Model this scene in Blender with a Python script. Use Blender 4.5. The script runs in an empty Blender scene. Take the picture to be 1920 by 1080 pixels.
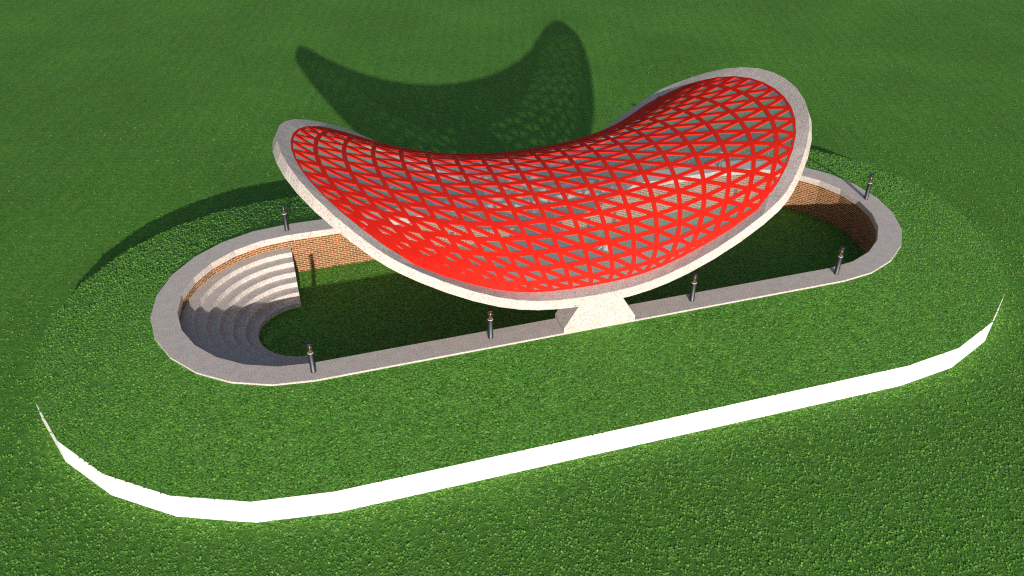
import bpy, math, random
import numpy as np
from mathutils import Vector
random.seed(7); rng = np.random.default_rng(7)
S = bpy.context.scene
COL = S.collection

# ------------------------------------------------------------------ camera
cam = bpy.data.objects.new('camera', bpy.data.cameras.new('camera')); COL.objects.link(cam)
cam.location = (-9.7902, -26.9678, 17.9487)
PITCH, YAW = 0.6013, 0.2961
cam.rotation_euler = (math.pi/2 - PITCH, 0, -YAW)
cam.data.sensor_width = 36; cam.data.lens = 18/math.tan(math.radians(30))
cam.data.clip_start = 0.1; cam.data.clip_end = 2000
S.camera = cam

# ------------------------------------------------------------------ light
EL, AZ = math.radians(14.0), math.radians(5.0)
sdir = Vector((math.sin(AZ)*math.cos(EL), math.cos(AZ)*math.cos(EL), -math.sin(EL)))
W = bpy.data.worlds.new('World'); S.world = W; W.use_nodes = True
nt = W.node_tree; bg = nt.nodes['Background']
sky = nt.nodes.new('ShaderNodeTexSky'); sky.sky_type = 'NISHITA'; sky.sun_disc = False
sky.sun_elevation = EL; sky.sun_rotation = math.radians(185); sky.altitude = 0
sky.air_density = 1.0; sky.dust_density = 1.2; sky.ozone_density = 0.6
nt.links.new(sky.outputs[0], bg.inputs[0]); bg.inputs[1].default_value = 0.096
sun = bpy.data.objects.new('sun', bpy.data.lights.new('sun', 'SUN')); COL.objects.link(sun)
sun.data.energy = 4.6; sun.data.angle = math.radians(0.5); sun.data.color = (1.0, 0.955, 0.87)
sun.rotation_euler = sdir.to_track_quat('-Z', 'Y').to_euler(); sun.location = (-6, -60, 30)
S.view_settings.view_transform = 'Standard'; S.view_settings.look = 'None'
S.view_settings.exposure = 0.40; S.view_settings.gamma = 1.0
S.render.engine = 'CYCLES'
try:
    S.cycles.max_bounces = 8; S.cycles.transparent_max_bounces = 12
    S.cycles.sample_clamp_indirect = 4; S.cycles.use_denoising = False; S.cycles.pixel_filter_type = 'BLACKMAN_HARRIS'; S.cycles.filter_width = 1.2
    S.cycles.use_adaptive_sampling = False
except Exception: pass

# ------------------------------------------------------------------ helpers
def link(o, parent=None):
    COL.objects.link(o)
    if parent is not None: o.parent = parent
    return o
def mesh(name, verts, faces, mats, parent=None, smooth=False, uvs=None, fm=None):
    me = bpy.data.meshes.new(name)
    me.from_pydata([tuple(map(float, v)) for v in verts], [], [list(map(int, f)) for f in faces])
    for m in (mats if isinstance(mats, (list, tuple)) else [mats]): me.materials.append(m)
    if fm is not None: me.polygons.foreach_set('material_index', fm)
    if uvs is not None:
        ul = me.uv_layers.new(name='UVMap')
        for k, uv in enumerate(uvs): ul.data[k].uv = uv
    if smooth: me.polygons.foreach_set('use_smooth', [True]*len(me.polygons))
    me.update()
    return link(bpy.data.objects.new(name, me), parent)
def tag(o, label=None, cat=None, group=None, kind=None):
    if label: o['label'] = label
    if cat: o['category'] = cat
    if group: o['group'] = group
    if kind: o['kind'] = kind
    return o
def empty(name, loc=(0, 0, 0)):
    o = bpy.data.objects.new(name, None); o.location = loc; o.empty_display_size = .2
    return link(o)
class G:                                   # tiny node-graph helper
    def __init__(s, name):
        s.m = bpy.data.materials.new(name); s.m.use_nodes = True
        s.t = s.m.node_tree; s.b = s.t.nodes['Principled BSDF']; s.o = s.t.nodes['Material Output']
    def n(s, typ, **kw):
        nd = s.t.nodes.new('ShaderNode'+typ)
        for k, v in kw.items():
            if k in nd.inputs.keys() if hasattr(nd.inputs, 'keys') else False: nd.inputs[k].default_value = v
            else: setattr(nd, k, v)
        return nd
    def l(s, a, b): s.t.links.new(a, b)
    def noise(s, vec, scale, detail=3, rough=.55, dist=0):
        nd = s.n('TexNoise'); nd.inputs['Scale'].default_value = scale; nd.inputs['Detail'].default_value = detail
        nd.inputs['Roughness'].default_value = rough; nd.inputs['Distortion'].default_value = dist
        if vec is not None: s.l(vec, nd.inputs['Vector'])
        return nd
    def ramp(s, fac, stops, interp='LINEAR'):
        nd = s.n('ValToRGB'); cr = nd.color_ramp; cr.interpolation = interp
        while len(cr.elements) < len(stops): cr.elements.new(.5)
        for e, (p, c) in zip(cr.elements, stops): e.position = p; e.color = (*c, 1) if len(c) == 3 else c
        s.l(fac, nd.inputs[0]); return nd
    def mix(s, fac, a, b, mode='MIX'):
        nd = s.n('Mix'); nd.data_type = 'RGBA'; nd.blend_type = mode
        for sock, v in ((nd.inputs[0], fac), (nd.inputs[6], a), (nd.inputs[7], b)):
            if isinstance(v, (int, float)): sock.default_value = v
            elif isinstance(v, tuple): sock.default_value = (*v, 1)
            else: s.l(v, sock)
        return nd.outputs[2]
    def bump(s, h, strength, dist, normal=None):
        nd = s.n('Bump'); nd.inputs['Strength'].default_value = strength; nd.inputs['Distance'].default_value = dist
        s.l(h, nd.inputs['Height'])
        if normal is not None: s.l(normal, nd.inputs['Normal'])
        return nd.outputs[0]
    def scaled(s, vec, sc):
        nd = s.n('Mapping'); nd.inputs['Scale'].default_value = sc; s.l(vec, nd.inputs[0]); return nd.outputs[0]
def gray(v): return (v, v, v)

# ------------------------------------------------------------------ materials
def granite(name, tint=(1, 1, 1)):
    g = G(name); tc = g.n('TexCoord').outputs['Object']
    a = g.noise(tc, 24, 3, .75); b = g.noise(tc, 3.0, 3, .6); c = g.noise(tc, 48, 1, .5); d = g.noise(tc, 7, 3, .7)
    base = g.ramp(a.outputs[0], [(.34, (.30, .27, .265)), (.46, (.46, .425, .40)), (.56, (.55, .51, .475)), (.68, (.68, .635, .59))]).outputs[0]
    pk = g.ramp(d.outputs[0], [(.40, (.93, 1.02, .95)), (.58, (1.08, .93, .98))]).outputs[0]
    col = g.mix(1.0, base, pk, 'MULTIPLY')
    sp = g.ramp(c.outputs[0], [(.30, gray(.55)), (.45, gray(1.0)), (.68, gray(1.25))]).outputs[0]
    col = g.mix(.8, col, sp, 'MULTIPLY')
    st = g.ramp(b.outputs[0], [(.3, gray(.88)), (.6, gray(1.06))]).outputs[0]
    col = g.mix(.8, col, st, 'MULTIPLY'); col = g.mix(1.0, col, (.94, .93, .935), 'MULTIPLY')
    g.l(col, g.b.inputs['Base Color']); g.b.inputs['Roughness'].default_value = .75
    g.l(g.bump(a.outputs[0], .25, .02), g.b.inputs['Normal'])
    return g.m
M_gran = granite('granite')
def brick():
    g = G('brick'); uv = g.n('UVMap').outputs[0]
    w = g.noise(uv, 2.5, 2); 
    bt = g.n('TexBrick'); g.l(uv, bt.inputs['Vector'])
    bt.offset = .5; bt.squash = 1
    for k, v in (('Scale', 1), ('Mortar Size', .0105), ('Mortar Smooth', .25), ('Bias', 0), ('Brick Width', .255), ('Row Height', .088)): bt.inputs[k].default_value = v
    bt.inputs['Color1'].default_value = (.26, .068, .018, 1); bt.inputs['Color2'].default_value = (.095, .036, .012, 1); bt.inputs['Mortar'].default_value = (.50, .38, .20, 1)
    # per-brick hue shift
    v = g.noise(g.scaled(uv, (3.1, 9.4, 1)), 1.0, 1, .5)
    hue = g.ramp(v.outputs[0], [(.30, (.38, .40, .40)), (.46, (1, 1, 1)), (.58, (1.25, 1.0, .85)), (.70, (1.0, 1.25, .9))]).outputs[0]
    c = g.mix(.85, bt.outputs['Color'], hue, 'MULTIPLY')
    f = g.noise(uv, 60, 3, .7); gr = g.ramp(f.outputs[0], [(.3, gray(.75)), (.7, gray(1.2))]).outputs[0]
    c = g.mix(.7, c, gr, 'MULTIPLY')
    c = g.mix(bt.outputs['Fac'], c, (.50, .37, .20))
    g.l(c, g.b.inputs['Base Color']); g.b.inputs['Roughness'].default_value = .85
    inv = g.n('Math', operation='SUBTRACT'); inv.inputs[0].default_value = 1; g.l(bt.outputs['Fac'], inv.inputs[1])
    g.l(g.bump(inv.outputs[0], .6, .01), g.b.inputs['Normal'])
    return g.m
M_brick = brick()
def grass(name, cl, cd, big=1.0, leafy=1.0, mul=1.0, waves=False):
    g = G(name); tc = g.n('TexCoord').outputs['Object']
    warp = g.noise(tc, 7, 2, .6)
    wv = g.n('VectorMath', operation='MULTIPLY_ADD'); g.l(warp.outputs['Color'], wv.inputs[0]); wv.inputs[1].default_value = (.12, .12, .12); g.l(tc, wv.inputs[2])
    v = g.n('TexVoronoi'); v.inputs['Scale'].default_value = 9*big; g.l(wv.outputs[0], v.inputs['Vector'])
    v2 = g.n('TexVoronoi'); v2.inputs['Scale'].default_value = 24*big; g.l(wv.outputs[0], v2.inputs['Vector'])
    f = g.noise(tc, 45*big, 3, .7); m = g.noise(tc, 1.1, 4, .6); lo = g.noise(tc, .16, 3, .55)
    leaf = g.ramp(v.outputs['Distance'], [(.05, gray(1)), (.55, gray(0))]).outputs[0]
    sep = g.n('SeparateColor'); g.l(v.outputs['Color'], sep.inputs[0])
    pick = g.ramp(sep.outputs[0], [(.35, gray(0)), (.8, gray(1))]).outputs[0]
    fac = g.mix(1.0, leaf, pick, 'MULTIPLY')
    base = g.ramp(f.outputs[0], [(.30, tuple(x*.45 for x in cd)), (.5, cd), (.7, tuple(.5*(a+b) for a, b in zip(cd, cl)))]).outputs[0]
    c = g.mix(g.mix(1.0, fac, gray(leafy), 'MULTIPLY'), base, cl)
    br = g.ramp(m.outputs[0], [(.35, (.86, .95, .9)), (.5, (1, 1, 1)), (.66, (1.2, 1.04, .95))]).outputs[0]
    c = g.mix(.6, c, br, 'MULTIPLY')
    md = g.noise(tc, 5.5*big, 8, .85, .4)
    mg = g.ramp(md.outputs[0], [(.36, (.42, .48, .5)), (.5, (1, 1, 1)), (.64, (1.55, 1.42, 1.25))]).outputs[0]
    c = g.mix(.9, c, mg, 'MULTIPLY')
    bw = g.noise(tc, 2.6, 5, .8)
    bm = g.ramp(bw.outputs[0], [(.52, gray(0)), (.70, gray(.38))]).outputs[0]
    c = g.mix(bm, c, (.14, .15, .035))
    big_ = g.ramp(lo.outputs[0], [(.35, gray(.9)), (.65, gray(1.08))]).outputs[0]
    c = g.mix(1.0, c, big_, 'MULTIPLY'); c = g.mix(1.0, c, gray(mul), 'MULTIPLY')
    if waves:                                # faint mowing and sowing rows in the turf
        for rot, wl, amp in ((-.296, .75, .035), (-.296+math.pi/2, .36, .045)):
            mp = g.n('Mapping'); mp.inputs['Rotation'].default_value = (0, 0, -rot); g.l(tc, mp.inputs[0])
            wv_ = g.n('TexWave'); wv_.inputs['Scale'].default_value = .314/wl*1.0; wv_.inputs['Distortion'].default_value = 2.2; wv_.inputs['Detail'].default_value = 3
            wv_.inputs['Detail Scale'].default_value = 2.5; g.l(mp.outputs[0], wv_.inputs[0])
            wr = g.ramp(wv_.outputs['Fac'], [(.1, gray(1-amp)), (.9, gray(1+amp))]).outputs[0]
            c = g.mix(1.0, c, wr, 'MULTIPLY')
    g.l(c, g.b.inputs['Base Color']); g.b.inputs['Roughness'].default_value = .9
    g.b.inputs['Specular IOR Level'].default_value = .15
    n1 = g.bump(v2.outputs['Distance'], .8, -.04)
    n2 = g.bump(f.outputs[0], .7, .04, n1)
    g.l(n2, g.b.inputs['Normal'])
    return g.m
M_lawn = grass('lawn_grass', (.142, .352, .051), (.077, .233, .029), 1.2, .5, waves=True)
M_mound = grass('mound_grass', (.175, .41, .072), (.074, .235, .036), .8, .85)
def leafmat():
    g = G('leaf'); gi = g.n('NewGeometry')
    r = g.ramp(gi.outputs['Random Per Island'], [(0, (.080, .225, .026)), (.4, (.110, .29, .036)), (.8, (.155, .365, .054)), (1, (.22, .44, .09))]).outputs[0]
    g.l(r, g.b.inputs['Base Color']); g.b.inputs['Roughness'].default_value = .7; g.b.inputs['Specular IOR Level'].default_value = .2
    return g.m
M_leaf = leafmat()
def white():
    g = G('white_render'); tc = g.n('TexCoord').outputs['Object']
    f = g.noise(tc, 3, 3); c = g.ramp(f.outputs[0], [(.3, (.72, .715, .71)), (.7, (.76, .76, .75))]).outputs[0]
    g.l(c, g.b.inputs['Base Color']); g.b.inputs['Roughness'].default_value = .6; return g.m
M_white = white()
def red():
    g = G('red_paint'); tc = g.n('TexCoord').outputs['Object']
    f = g.noise(tc, 2.2, 3, .6); c = g.ramp(f.outputs[0], [(.3, (.56, .0150, .0090)), (.7, (.62, .0185, .0105))]).outputs[0]
    g.l(c, g.b.inputs['Base Color']); g.b.inputs['Roughness'].default_value = .7; g.b.inputs['Specular IOR Level'].default_value = .03
    f2 = g.noise(tc, 60, 2); g.l(g.bump(f2.outputs[0], .08, .01), g.b.inputs['Normal']); return g.m
M_red = red()
def glass(name, tint, refl, top, rough=.03, dif=0):
    g = G(name); tr = g.n('BsdfTransparent'); tr.inputs[0].default_value = (*tint, 1)
    gl = g.n('BsdfGlossy'); gl.inputs['Roughness'].default_value = rough; gl.inputs[0].default_value = (.95, .97, 1, 1)
    df = g.n('BsdfDiffuse'); df.inputs[0].default_value = (.62, .68, .68, 1)
    m0 = g.n('MixShader'); m0.inputs[0].default_value = dif; g.l(tr.outputs[0], m0.inputs[1]); g.l(df.outputs[0], m0.inputs[2])
    lw = g.n('LayerWeight'); lw.inputs[0].default_value = .4
    mr = g.n('MapRange'); mr.inputs[3].default_value = refl; mr.inputs[4].default_value = top; g.l(lw.outputs['Fresnel'], mr.inputs[0])
    mx = g.n('MixShader'); g.l(mr.outputs[0], mx.inputs[0]); g.l(m0.outputs[0], mx.inputs[1]); g.l(gl.outputs[0], mx.inputs[2])
    g.l(mx.outputs[0], g.o.inputs[0]); return g.m
M_glass = glass('roof_glass', (.88, .94, .93), .19, .42, .03, .17)
M_lens = glass('lantern_glass', (.50, .40, .26), .10, .45)
def metal(name, col, rough):
    g = G(name); tc = g.n('TexCoord').outputs['Object']; f = g.noise(tc, 40, 2)
    g.b.inputs['Base Color'].default_value = (*col, 1); g.b.inputs['Metallic'].default_value = 1
    r = g.n('MapRange'); r.inputs[3].default_value = rough*.8; r.inputs[4].default_value = rough*1.25; g.l(f.outputs[0], r.inputs[0]); g.l(r.outputs[0], g.b.inputs['Roughness']); return g.m
M_steel = metal('brushed_steel', (.085, .09, .10), .5)
M_chrome = metal('polished_steel', (.8, .8, .82), .1)
def plain(name, col, rough=.7, sc=20):
    g = G(name); tc = g.n('TexCoord').outputs['Object']; f = g.noise(tc, sc, 3)
    c = g.ramp(f.outputs[0], [(.3, tuple(x*.88 for x in col)), (.7, tuple(min(1, x*1.08) for x in col))]).outputs[0]
    g.l(c, g.b.inputs['Base Color']); g.b.inputs['Roughness'].default_value = rough; return g.m
M_refl = plain('white_reflector', (.5, .49, .46), .5)

# ------------------------------------------------------------------ stadium plan
L, NSEG, ZG, ZW = 9.4845, 12, -1.7755, -0.9086
RO, RI, RW = 5.0, 4.11, 8.913
def stad(r, n=NSEG, mid=1):
    pts = []
    for k in range(n+1):
        a = -math.pi/2 + math.pi*k/n; pts.append((L+r*math.cos(a), r*math.sin(a)))
    for q in range(1, mid): pts.append((L-2*L*q/mid, r))
    for k in range(n+1):
        a = math.pi/2 + math.pi*k/n; pts.append((-L+r*math.cos(a), r*math.sin(a)))
    for q in range(1, mid): pts.append((-L+2*L*q/mid, -r))
    return pts
def loft(rings, closed_profile=False, flip=False):
    """rings: list of loops (same length) of 3-D points"""
    n = len(rings[0]); V = [p for r in rings for p in r]; F = []
    m = len(rings)
    for i in range(m if closed_profile else m-1):
        a, b = i*n, ((i+1) % m)*n
        for k in range(n):
            k2 = (k+1) % n; f = [a+k, a+k2, b+k2, b+k]
            F.append(f[::-1] if flip else f)
    return V, F
def z3(pts, z): return [(x, y, z) for x, y in pts]
def arcuv(rings, zs):
    n = len(rings[0]); u = [0]
    for k in range(n):
        p, q = rings[0][k], rings[0][(k+1) % n]; u.append(u[-1]+math.dist(p[:2], q[:2]))
    uv = []
    for i in range(len(rings)-1):
        for k in range(n): uv += [(u[k], zs[i]), (u[k+1], zs[i]), (u[k+1], zs[i+1]), (u[k], zs[i+1])]
    return uv

# lawn, court floor, mound
g_ = 400
lawn = mesh('lawn', [(-g_, -g_, ZG), (g_, -g_, ZG), (g_, g_, ZG), (-g_, g_, ZG)], [(0, 1, 2, 3)], M_lawn)
tag(lawn, kind='structure')
fl = stad(4.6); court = mesh('court_lawn', z3(fl, ZG+.004), [list(range(len(fl)))], M_mound); tag(court, kind='structure')
mr_ = []
for q in range(7):
    t = q/6; r = 4.97+(RW-4.97)*t; z = -.05+(ZW+.05)*t
    mr_.append(z3(stad(r), z))
V, F = loft(mr_); mound = mesh('mound', V, F, M_mound); tag(mound, kind='structure')
# white retaining wall
prof = [(RW, ZG-.3), (RW, ZW-.006), (RW-.22, ZW-.006), (RW-.22, ZG-.3)]
V, F = loft([z3(stad(r), z) for r, z in prof], True, True)
tag(mesh('retaining_wall', V, F, M_white), 'smooth bright white retaining wall round the foot of the grassy mound', 'wall')
# sunken court wall
cw = empty('court_wall', (0, 0, ZG)); tag(cw, 'oval brick wall of the sunken court with a wide granite coping', 'wall')
def kid(o, p): o.location = tuple(-c for c in p.location); return o
rB = [z3(stad(RI+.035), ZG-.1), z3(stad(RI+.035), -.24)]
V, F = loft(rB, False, False)
kid(mesh('brick_face', V, F, M_brick, cw, uvs=arcuv(rB, [ZG-.1-ZG, -.24-ZG])), cw)
prof = [(RI, -.26), (RI, -.012), (RI+.012, 0), (RO-.012, 0), (RO, -.012), (RO, -.26)]
V, F = loft([z3(stad(r), z) for r, z in prof], True, True)
kid(mesh('coping', V, F, M_gran, cw), cw)
# steps at the left end
st = empty('stepped_seating', (-L, 0, ZG)); tag(st, 'semicircular flight of granite steps at the west end of the sunken court', 'steps')
NT, Z0, DZ = 6, -.545, .205; DR = (RI-1.65)/NT
def halfarc(r, n=24):
    return [(-L+.03 if k in (0, n) else -L+r*math.cos(math.pi/2+math.pi*k/n), r*math.sin(math.pi/2+math.pi*k/n)) for k in range(n+1)]
for q in range(NT):
    ro = RI+.02-DR*q - (0 if q == 0 else -.0); ri = RI-DR*(q+1); z = Z0-DZ*q
    A, B = halfarc(ro), halfarc(ri)
    zb = ZG-.1; b = .012
    B2 = halfarc(ri+b); n = len(A)
    V = z3(A, z)+z3(B2, z)+z3(B, z-b)+z3(B, zb)+z3(A, zb); F = []
    for row in range(4):
        for k in range(n-1): F.append([row*n+k, row*n+k+1, (row+1)*n+k+1, (row+1)*n+k])
    F.append([0, n, 2*n, 3*n, 4*n]); F.append([n-1, 5*n-1, 4*n-1, 3*n-1, 2*n-1])
    kid(mesh('step', V, F, M_gran, st), st)

# ------------------------------------------------------------------ saddle roof
C = [9.30258, -0.61941, -2.80081, -5.0903, 1.11731, 0.39221, 8.46721, 0.20313, -1.01681, -0.81472, -1.63403, -4.16995, 3.02825, 6.60813, 1.81401, -3.54429, -2.58531, -3.63844, 4.11109, 9.0009, -2.87542, 1.9007, -2.65731, -1.33818, -4.90451, 2.44146, 3.5084, 2.1617, -2.67884, 0.05955, 0.27706, 0.77642, 3.23239, -4.4441, -0.43438, -0.22562, 2.1107, -2.89373, 2.32987]
RP = [-0.20367, 0.43756, -0.04516, 0.13867, 0.18131, 0.34154, 0.09413, 0.08381]   # x0, w0, w2, z0, z2, thick, k0, k2
NB, NU = 13, 18
def surf(s, t):
    S2, T2 = s*s, t*t
    b = [1, S2, T2, S2*T2, S2*S2, T2*T2, S2*S2*T2, S2*T2*T2, S2**3, T2**3, S2*S2*T2*T2, S2**3*T2, S2*T2**3]
    return Vector((s*sum(c*v for c, v in zip(C[:NB], b))+RP[0], t*sum(c*v for c, v in zip(C[NB:2*NB], b)), sum(c*v for c, v in zip(C[2*NB:], b))))
node = {(i, j): surf(i/9-1, j/9-1) for i in range(NU+1) for j in range(NU+1)}
tris = []
for i in range(NU):
    for j in range(NU):
        a, b, c, d = (i, j), (i+1, j), (i+1, j+1), (i, j+1)
        tris.append((a, b, d)); tris.append((b, c, d))
nrm = {k: Vector((0, 0, 0)) for k in node}
for T in tris:
    p, q, r = (node[k] for k in T); n = (q-p).cross(r-p)
    for k in T: nrm[k] += n
for k in nrm: nrm[k].normalize()
roof = empty('gridshell_roof', (RP[0], 0, 0)); tag(roof, 'saddle shaped red lattice roof with glass panes and a granite rim over the court', 'roof')
HW, DEP = .074, .042
V, F, GV, GF, VN = [], [], [], [], []
for T in tris:
    P = [node[k] for k in T]; N = [nrm[k] for k in T]
    fn = (P[1]-P[0]).cross(P[2]-P[0]); area = fn.length/2
    if area < 1e-5: continue
    fn.normalize()
    la, lb, lc = (P[1]-P[2]).length, (P[2]-P[0]).length, (P[0]-P[1]).length; per = la+lb+lc
    inc = (P[0]*la+P[1]*lb+P[2]*lc)/per; rin = 2*area/per; k = 1-HW/rin
    base = len(V)
    if k < .10:
        V += P; VN += N; F.append([base, base+1, base+2]); V += [p-n*DEP for p, n in zip(P, N)]; VN += [-n for n in N]; F.append([base+5, base+4, base+3]); continue
    H = [inc+(p-inc)*k for p in P]
    Hn = [((N[0]+N[1]+N[2]) + n*2).normalized() for n in N]
    V += P; VN += N                              # 0-2 outer top
    V += H; VN += Hn                             # 3-5 hole top
    V += H; V += [h-fn*DEP for h in H]           # 6-8, 9-11 hole sides
    VN += [None]*6
    V += [h-fn*DEP for h in H]; V += [p-n*DEP for p, n in zip(P, N)]; VN += [-fn]*6   # 12-14, 15-17 underside
    for e in range(3):
        f = (e+1) % 3
        F.append([base+e, base+f, base+3+f, base+3+e])
        F.append([base+6+e, base+6+f, base+9+f, base+9+e])
        F.append([base+12+e, base+12+f, base+15+f, base+15+e])
    gb = len(GV); GV += [inc+(p-inc)*(k+.04/rin)-fn*(DEP-.012) for p in P]; GF.append([gb, gb+1, gb+2])
lat = kid(mesh('lattice', V, F, M_red, roof), roof)
me = lat.data
me.polygons.foreach_set('use_smooth', [True]*len(me.polygons))
cn = []
for p in me.polygons:
    for li in p.loop_indices:
        vn = VN[me.loops[li].vertex_index]
        cn.append(tuple(vn) if vn is not None else tuple(p.normal))
me.normals_split_custom_set(cn)
kid(mesh('glazing', GV, GF, M_glass, roof), roof)
# rim
loop = [(i, 0) for i in range(NU)]+[(NU, j) for j in range(NU)]+[(i, NU) for i in range(NU, 0, -1)]+[(0, j) for j in range(NU, 0, -1)]
I = [node[k].copy() for k in loop]; m = len(I)
def sm(A, n):
    for _ in range(n): A = [(A[k-1]+A[k]+A[(k+1) % m])/3 for k in range(m)]
    return A
od = []
for k in range(m):
    d = I[(k+1) % m]-I[k-1]; od.append(Vector((d.y, -d.x, 0)).normalized())
od = [v.normalized() for v in sm(od, 7)]
x0, w0, w2, dz0, dz2, tz, k0, k2 = RP
O, B = [], []
for p, n in zip(I, od):
    c2 = math.cos(2*math.atan2(p.y/5, (p.x-x0)/9))
    o = p+n*(w0+w2*c2)+Vector((0, 0, dz0+dz2*c2)); O.append(o); B.append(o+n*(k0+k2*c2)-Vector((0, 0, tz)))
def taubin(A, n):
    for _ in range(n):
        for lam in (.55, -.58):
            A = [A[k]+((A[k-1]+A[(k+1) % m])/2-A[k])*lam for k in range(m)]
    return A
O, B = taubin(O, 6), taubin(B, 6)
Ib = [p-Vector((0, 0, tz)) for p in I]
up = .004
bev = .014
top_in = [p+n*(-.004)+Vector((0, 0, up)) for p, n in zip(I, od)]
O1 = [o-n*bev for o, n in zip(O, od)]; O2 = [o-Vector((0, 0, bev)) for o in O]
V, F = loft([top_in, O1, O2, B, Ib], True, True)
kid(mesh('rim', V, F, M_gran, roof), roof)

# concrete feet
def foot(sy, label):
    ys = (-4.992, -4.1) if sy < 0 else (4.1, 4.992)
    pr = [(-1.28, -.02), (1.28, -.02), (1.28, .18), (.76, 1.04), (-.76, 1.04), (-1.28, .18)]
    V = [(x, y, z) for y in ys for x, z in pr]
    F = [[0, 1, 2, 3, 4, 5], [11, 10, 9, 8, 7, 6]]+[[(k+1) % 6, k, 6+k, 6+(k+1) % 6] for k in range(6)]
    o = mesh('concrete_foot', V, F, M_gran); c = Vector((0, sum(ys)/2, 0))
    for v in o.data.vertices: v.co -= c
    o.location = c
    bv = o.modifiers.new('bevel', 'BEVEL'); bv.width = .012; bv.segments = 2
    tag(o, label, 'support block', 'tapered feet carrying the roof rim'); return o
foot(-1, 'tapered granite foot under the near low point of the roof rim, fully in view')
foot(1, 'tapered granite foot under the far low point of the rim, glimpsed through the roof glass')

# ------------------------------------------------------------------ bollard lights
def lathe(prof, n=24):
    V = []; F = []
    for r, z in prof:
        V += [(r*math.cos(2*math.pi*k/n), r*math.sin(2*math.pi*k/n), z) for k in range(n)]
    for i in range(len(prof)-1):
        for k in range(n): F.append([i*n+k, i*n+(k+1) % n, (i+1)*n+(k+1) % n, (i+1)*n+k])
    F.append(list(range(n))[::-1]); F.append([(len(prof)-1)*n+k for k in range(n)])
    return V, F
def lt(name, prof, mat, parent, smooth=True):
    V, F = lathe(prof); o = mesh(name, V, F, mat, parent)
    for p in o.data.polygons: p.use_smooth = len(p.vertices) == 4 and abs(p.normal.z) < .7
    return o
def bollard():
    r = empty('bollard_light')
    lt('post', [(.094, 0), (.094, .012), (.086, .018), (.086, .745)], M_steel, r)
    lt('ring', [(.087, .74), (.092, .745), (.092, .762), (.087, .766)], M_refl, r)
    lt('lantern_glass', [(.083, .766), (.083, 1.085)], M_lens, r)
    lt('reflector', [(.076, .767), (.034, .85), (.014, .93), (.014, 1.082)], M_refl, r)
    lt('cap', [(.086, 1.083), (.09, 1.087), (.09, 1.118), (.084, 1.126)], M_steel, r)
    return r
spots = [(-L, -4.55, 'steel bollard light at the left end of the near coping, beside the steps'),
 (-3.675, -4.5, 'steel bollard light on the near coping just left of the granite foot'),
 (3.65, -4.51, 'steel bollard light on the near coping just right of the granite foot'),
 (L, -4.51, 'steel bollard light near the right end of the near coping, before the bend'),
 (13.97, .06, 'steel bollard light at the far right tip of the oval coping'),
 (-L, 4.53, 'steel bollard light on the far coping above the steps, left of the roof'),
 (-3.675, 4.5, 'steel bollard light on the far coping seen through the left half of the roof glass'),
 (3.65, 4.5, 'steel bollard light on the far coping seen through the middle of the roof glass'),
 (L, 4.5, 'steel bollard light on the far coping seen through the right half of the roof glass')]
bo = bollard()
for q, (x, y, lab) in enumerate(spots):
    if q == 0: r = bo
    else:
        r = bo.copy(); COL.objects.link(r)
        for ch in list(bo.children):
            c = ch.copy(); COL.objects.link(c); c.parent = r
    r.location = (x, y, 0); r.rotation_euler.z = q*1.3
    tag(r, lab, 'bollard light', 'bollard lights along the coping')

# ------------------------------------------------------------------ people under the roof
def skinmesh(name, mat, parts, parent, sub=2):
    """parts: list of chains [(pos, radius), ...]; chains share vertices by identical positions"""
    V, E, R, idx = [], [], [], {}
    def vi(p, r):
        k = tuple(round(c, 4) for c in p)
        if k not in idx: idx[k] = len(V); V.append(p); R.append(r)
        return idx[k]
    for ch in parts:
        ids = [vi(p, r) for p, r in ch]; E += list(zip(ids, ids[1:]))
    me = bpy.data.meshes.new(name); me.from_pydata(V, E, []); me.materials.append(mat)
    o = link(bpy.data.objects.new(name, me), parent)
    o.modifiers.new('Skin', 'SKIN')
    sv = me.skin_vertices[0].data
    for k, r in enumerate(R): sv[k].radius = (r, r) if not isinstance(r, tuple) else r
    sv[0].use_root = True
    sd = o.modifiers.new('Sub', 'SUBSURF'); sd.levels = sub; sd.render_levels = sub
    o.modifiers['Skin'].use_smooth_shade = True
    return o
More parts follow.
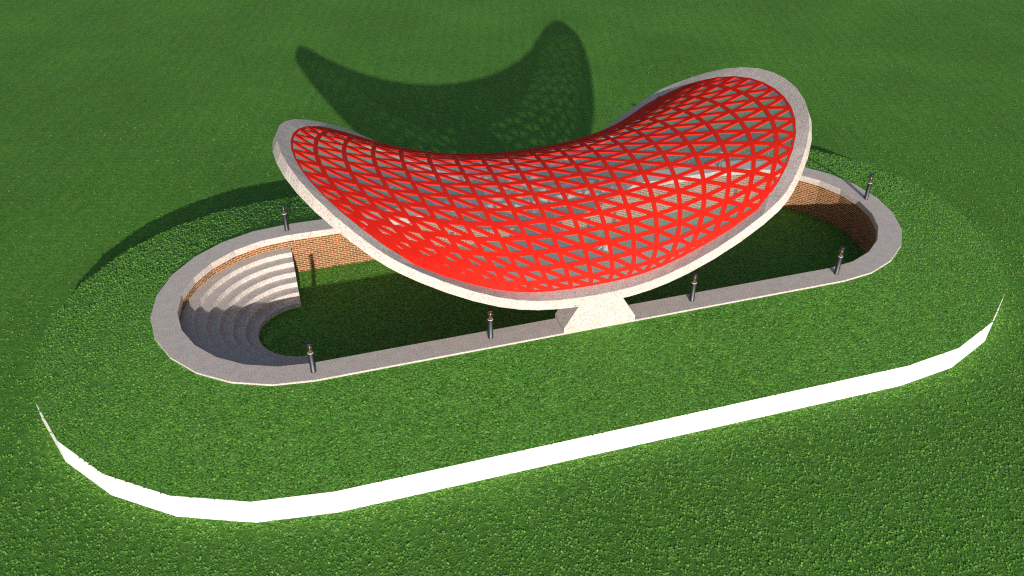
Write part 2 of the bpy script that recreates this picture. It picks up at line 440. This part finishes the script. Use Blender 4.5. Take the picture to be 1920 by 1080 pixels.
def person(loc, rot, pose, skin, top, bottom, hair, shoe, label):
    r = empty('person', loc); r.rotation_euler.z = rot
    mk = lambda n, c: plain(n, c, .8, 60)
    Mk, Mt, Mb, Mh, Ms = mk('skin', skin), mk('shirt_cloth', top), mk('trouser_cloth', bottom), mk('hair', hair), mk('shoe_leather', shoe)
    J = pose
    hip, chest, neck, head = J['hip'], J['chest'], J['neck'], J['head']
    face = Vector(J['face']); hd = Vector(head)
    body = [[(hip, .12), (J['waist'], .115), (chest, .14), (neck, .06), (head, .095), (tuple(hd+Vector((0, 0, .07))), .08)],
            [(head, .095), (tuple(hd+face*.105+Vector((0, 0, -.01))), .018)]]
    for s in ('l', 'r'):
        sh, el, wr, hn = J['sh'+s], J['el'+s], J['wr'+s], J['hn'+s]
        body.append([(chest, .14), (sh, .06), (el, .042), (wr, .028), (hn, .032)])
        h = Vector(hn); d = (h-Vector(wr)).normalized(); side = d.cross(Vector((0, 0, 1)) if abs(d.z) < .9 else Vector((1, 0, 0))).normalized()
        for q, (off, ln) in enumerate(((-.027, .062), (-.009, .072), (.009, .068), (.027, .055))):
            a = h+side*off+d*.035; b = a+d*ln*.55; c = b+d*ln*.4+d.cross(side)*.015
            body.append([(hn, .032), (tuple(a), .0095), (tuple(b), .0085), (tuple(c), .0075)])
        a = h+side*(-.04); body.append([(hn, .032), (tuple(a), .011), (tuple(a+d*.035-side*.01), .009)])
        body.append([(hip, .12), (J['hp'+s], .09), (J['kn'+s], .06), (J['an'+s], .04), (J['ft'+s], .038)])
    skinmesh('body', Mk, body, r)
    shirt = [[(hip, .14), (J['waist'], .135), (chest, .158), (tuple(Vector(chest).lerp(Vector(neck), .6)), .09)]]
    for s in ('l', 'r'): shirt.append([(chest, .158), (J['sh'+s], .078), (tuple(Vector(J['sh'+s]).lerp(Vector(J['el'+s]), .85)), .058)])
    skinmesh('shirt', Mt, shirt, r)
    tr = [[(tuple(Vector(hip)+Vector((0, 0, .05))), .138), (hip, .146)]]
    for s in ('l', 'r'): tr.append([(hip, .146), (J['hp'+s], .108), (J['kn'+s], .078), (tuple(Vector(J['kn'+s]).lerp(Vector(J['an'+s]), .92)), .06)])
    skinmesh('trousers', Mb, tr, r)
    skinmesh('hair', Mh, [[(tuple(hd+Vector((0, 0, .03))-face*.03), .098), (tuple(hd+Vector((0, 0, .085))-face*.012), .086)], [(tuple(hd+Vector((0, 0, .03))-face*.03), .098), (tuple(hd-Vector((0, 0, .05))-face*.05), .07)]], r)
    for s in ('l', 'r'):
        a = Vector(J['an'+s]); f = Vector(J['ft'+s])
        skinmesh('shoe', Ms, [[(tuple(a-(f-a).normalized()*.03-Vector((0, 0, .01))), .046), (tuple(a.lerp(f, .5)), .048), (tuple(f), .045)]], r)
    tag(r, label, 'person'); return r
def standing(lean=0.0, arm=0.0):
    J = dict(hip=(0, 0, .93), waist=(0, .01, 1.08), chest=(0, .0, 1.32), neck=(0, .01, 1.49), head=(0, -.02, 1.62), face=(0, -1, 0))
    for s, x in (('l', 1), ('r', -1)):
        J['sh'+s] = (.19*x, .0, 1.40); J['el'+s] = (.24*x, .03-.05*arm, 1.12); J['wr'+s] = (.22*x, -.08-.18*arm, .93+.16*arm); J['hn'+s] = (.215*x, -.12-.24*arm, .87+.2*arm)
        J['hp'+s] = (.10*x, 0, .86); J['kn'+s] = (.11*x, -.02, .48); J['an'+s] = (.12*x, .02, .09); J['ft'+s] = (.135*x, -.14, .045)
    return J
def sitting():
    J = dict(hip=(0, 0, .13), waist=(0, .02, .30), chest=(0, .04, .54), neck=(0, .01, .71), head=(0, -.03, .84), face=(0, -1, 0))
    for s, x in (('l', 1), ('r', -1)):
        J['sh'+s] = (.19*x, .03, .62); J['el'+s] = (.25*x, -.04, .36); J['wr'+s] = (.19*x, -.24, .30); J['hn'+s] = (.18*x, -.31, .29)
        J['hp'+s] = (.10*x, -.06, .13); J['kn'+s] = (.16*x, -.46, .27 if x > 0 else .18); J['an'+s] = (.12*x, -.84, .09); J['ft'+s] = (.12*x, -.92, .16)
    return J
zf = ZG+.004
person((.25, 2.05, zf), .5, standing(arm=1), (.45, .27, .19), (.26, .20, .42), (.04, .06, .14), (.10, .10, .22), (.03, .03, .03),
       'person in violet top and dark trousers standing left of another person under the roof')
person((1.15, 2.6, zf), -.7, standing(arm=.4), (.5, .32, .23), (.12, .20, .36), (.03, .045, .11), (.62, .56, .45), (.55, .55, .52),
       'fair haired person in a blue top and navy trousers standing under the roof')
person((2.97, 1.62, zf), -1.45, sitting(), (.5, .33, .24), (.70, .64, .52), (.13, .20, .50), (.06, .04, .03), (.7, .7, .68),
       'person in a cream top and blue trousers sitting on the court grass under the roof')

# ------------------------------------------------------------------ leafy ground cover (uncountable)
def leaves(name, pts, zs, nvec, size, parent=None):
    n = len(pts); K = 3
    c = np.column_stack([pts, zs]); V = np.zeros((n, K, 4, 3)); yaw = rng.uniform(0, 2*np.pi, n)
    sz = size*rng.uniform(.6, 1.25, n)
    for k in range(K):
        a = yaw+k*2*np.pi/K+rng.uniform(-.3, .3, n); tilt = rng.uniform(.0, .33, n)
        d = np.stack([np.cos(a)*np.cos(tilt), np.sin(a)*np.cos(tilt), np.sin(tilt)], -1)
        s = np.stack([-np.sin(a), np.cos(a), np.zeros(n)], -1); l = sz[:, None]
        V[:, k, 0] = c; V[:, k, 1] = c+d*l*.6+s*l*.33; V[:, k, 2] = c+d*l; V[:, k, 3] = c+d*l*.6-s*l*.33
    V = V.reshape(-1, 3); nq = n*K
    me = bpy.data.meshes.new(name); me.vertices.add(len(V)); me.vertices.foreach_set('co', V.ravel().astype(np.float32))
    me.loops.add(nq*4); me.loops.foreach_set('vertex_index', np.arange(nq*4, dtype=np.int32))
    me.polygons.add(nq); me.polygons.foreach_set('loop_start', np.arange(0, nq*4, 4, dtype=np.int32))
    me.materials.append(M_leaf); me.update(calc_edges=True)
    return link(bpy.data.objects.new(name, me), parent)
def sd(x, y):                     # polygonal stadium radius of a point
    ax = np.abs(x); cx = np.maximum(ax-L, 0); r = np.hypot(cx, y)
    ang = np.abs(np.arctan2(y, cx)); st_ = np.pi/NSEG; ph = np.mod(ang, st_)-st_/2
    return np.where(ax < L, np.abs(y), r*np.cos(ph)/np.cos(st_/2))
n = 95000
x = rng.uniform(-19, 19, n); y = rng.uniform(-9, 9, n); r = sd(x, y)
k = (r > 5.03) & (r < RW-.02); x, y, r = x[k], y[k], r[k]
z = -.05+(ZW+.05)*(r-4.97)/(RW-4.97)
tag(leaves('ground_cover', np.column_stack([x, y]), z+.004, None, .088), 'leafy green ground cover growing over the mound', 'ground cover', kind='stuff')
n = 330000
x = rng.uniform(-30, 32, n); y = rng.uniform(-22, 22, n); r = sd(x, y)
k = (r > RW+.015) & (rng.uniform(0, 1, n) < .7*np.clip((14-y)/30, .12, 1)*np.clip(1.5-np.hypot(x, y+14)/34, 0, 1)+.9*np.exp(-(r-RW)/.15)); x, y = x[k], y[k]
tag(leaves('grass', np.column_stack([x, y]), np.full(len(x), ZG+.003), None, .085), 'short grass tufts on the lawn outside the white wall', 'grass', kind='stuff')
n = 26000
x = rng.uniform(-13.5, 13.5, n); y = rng.uniform(-4.1, 4.1, n); r = sd(x, y)
k = (r < 4.1) & ~((x < -L+.05) & (np.hypot(x+L, y) > 1.66)); x, y = x[k], y[k]
tag(leaves('grass', np.column_stack([x, y]), np.full(len(x), ZG+.007), None, .07), 'grass tufts on the floor of the sunken court', 'grass', kind='stuff')
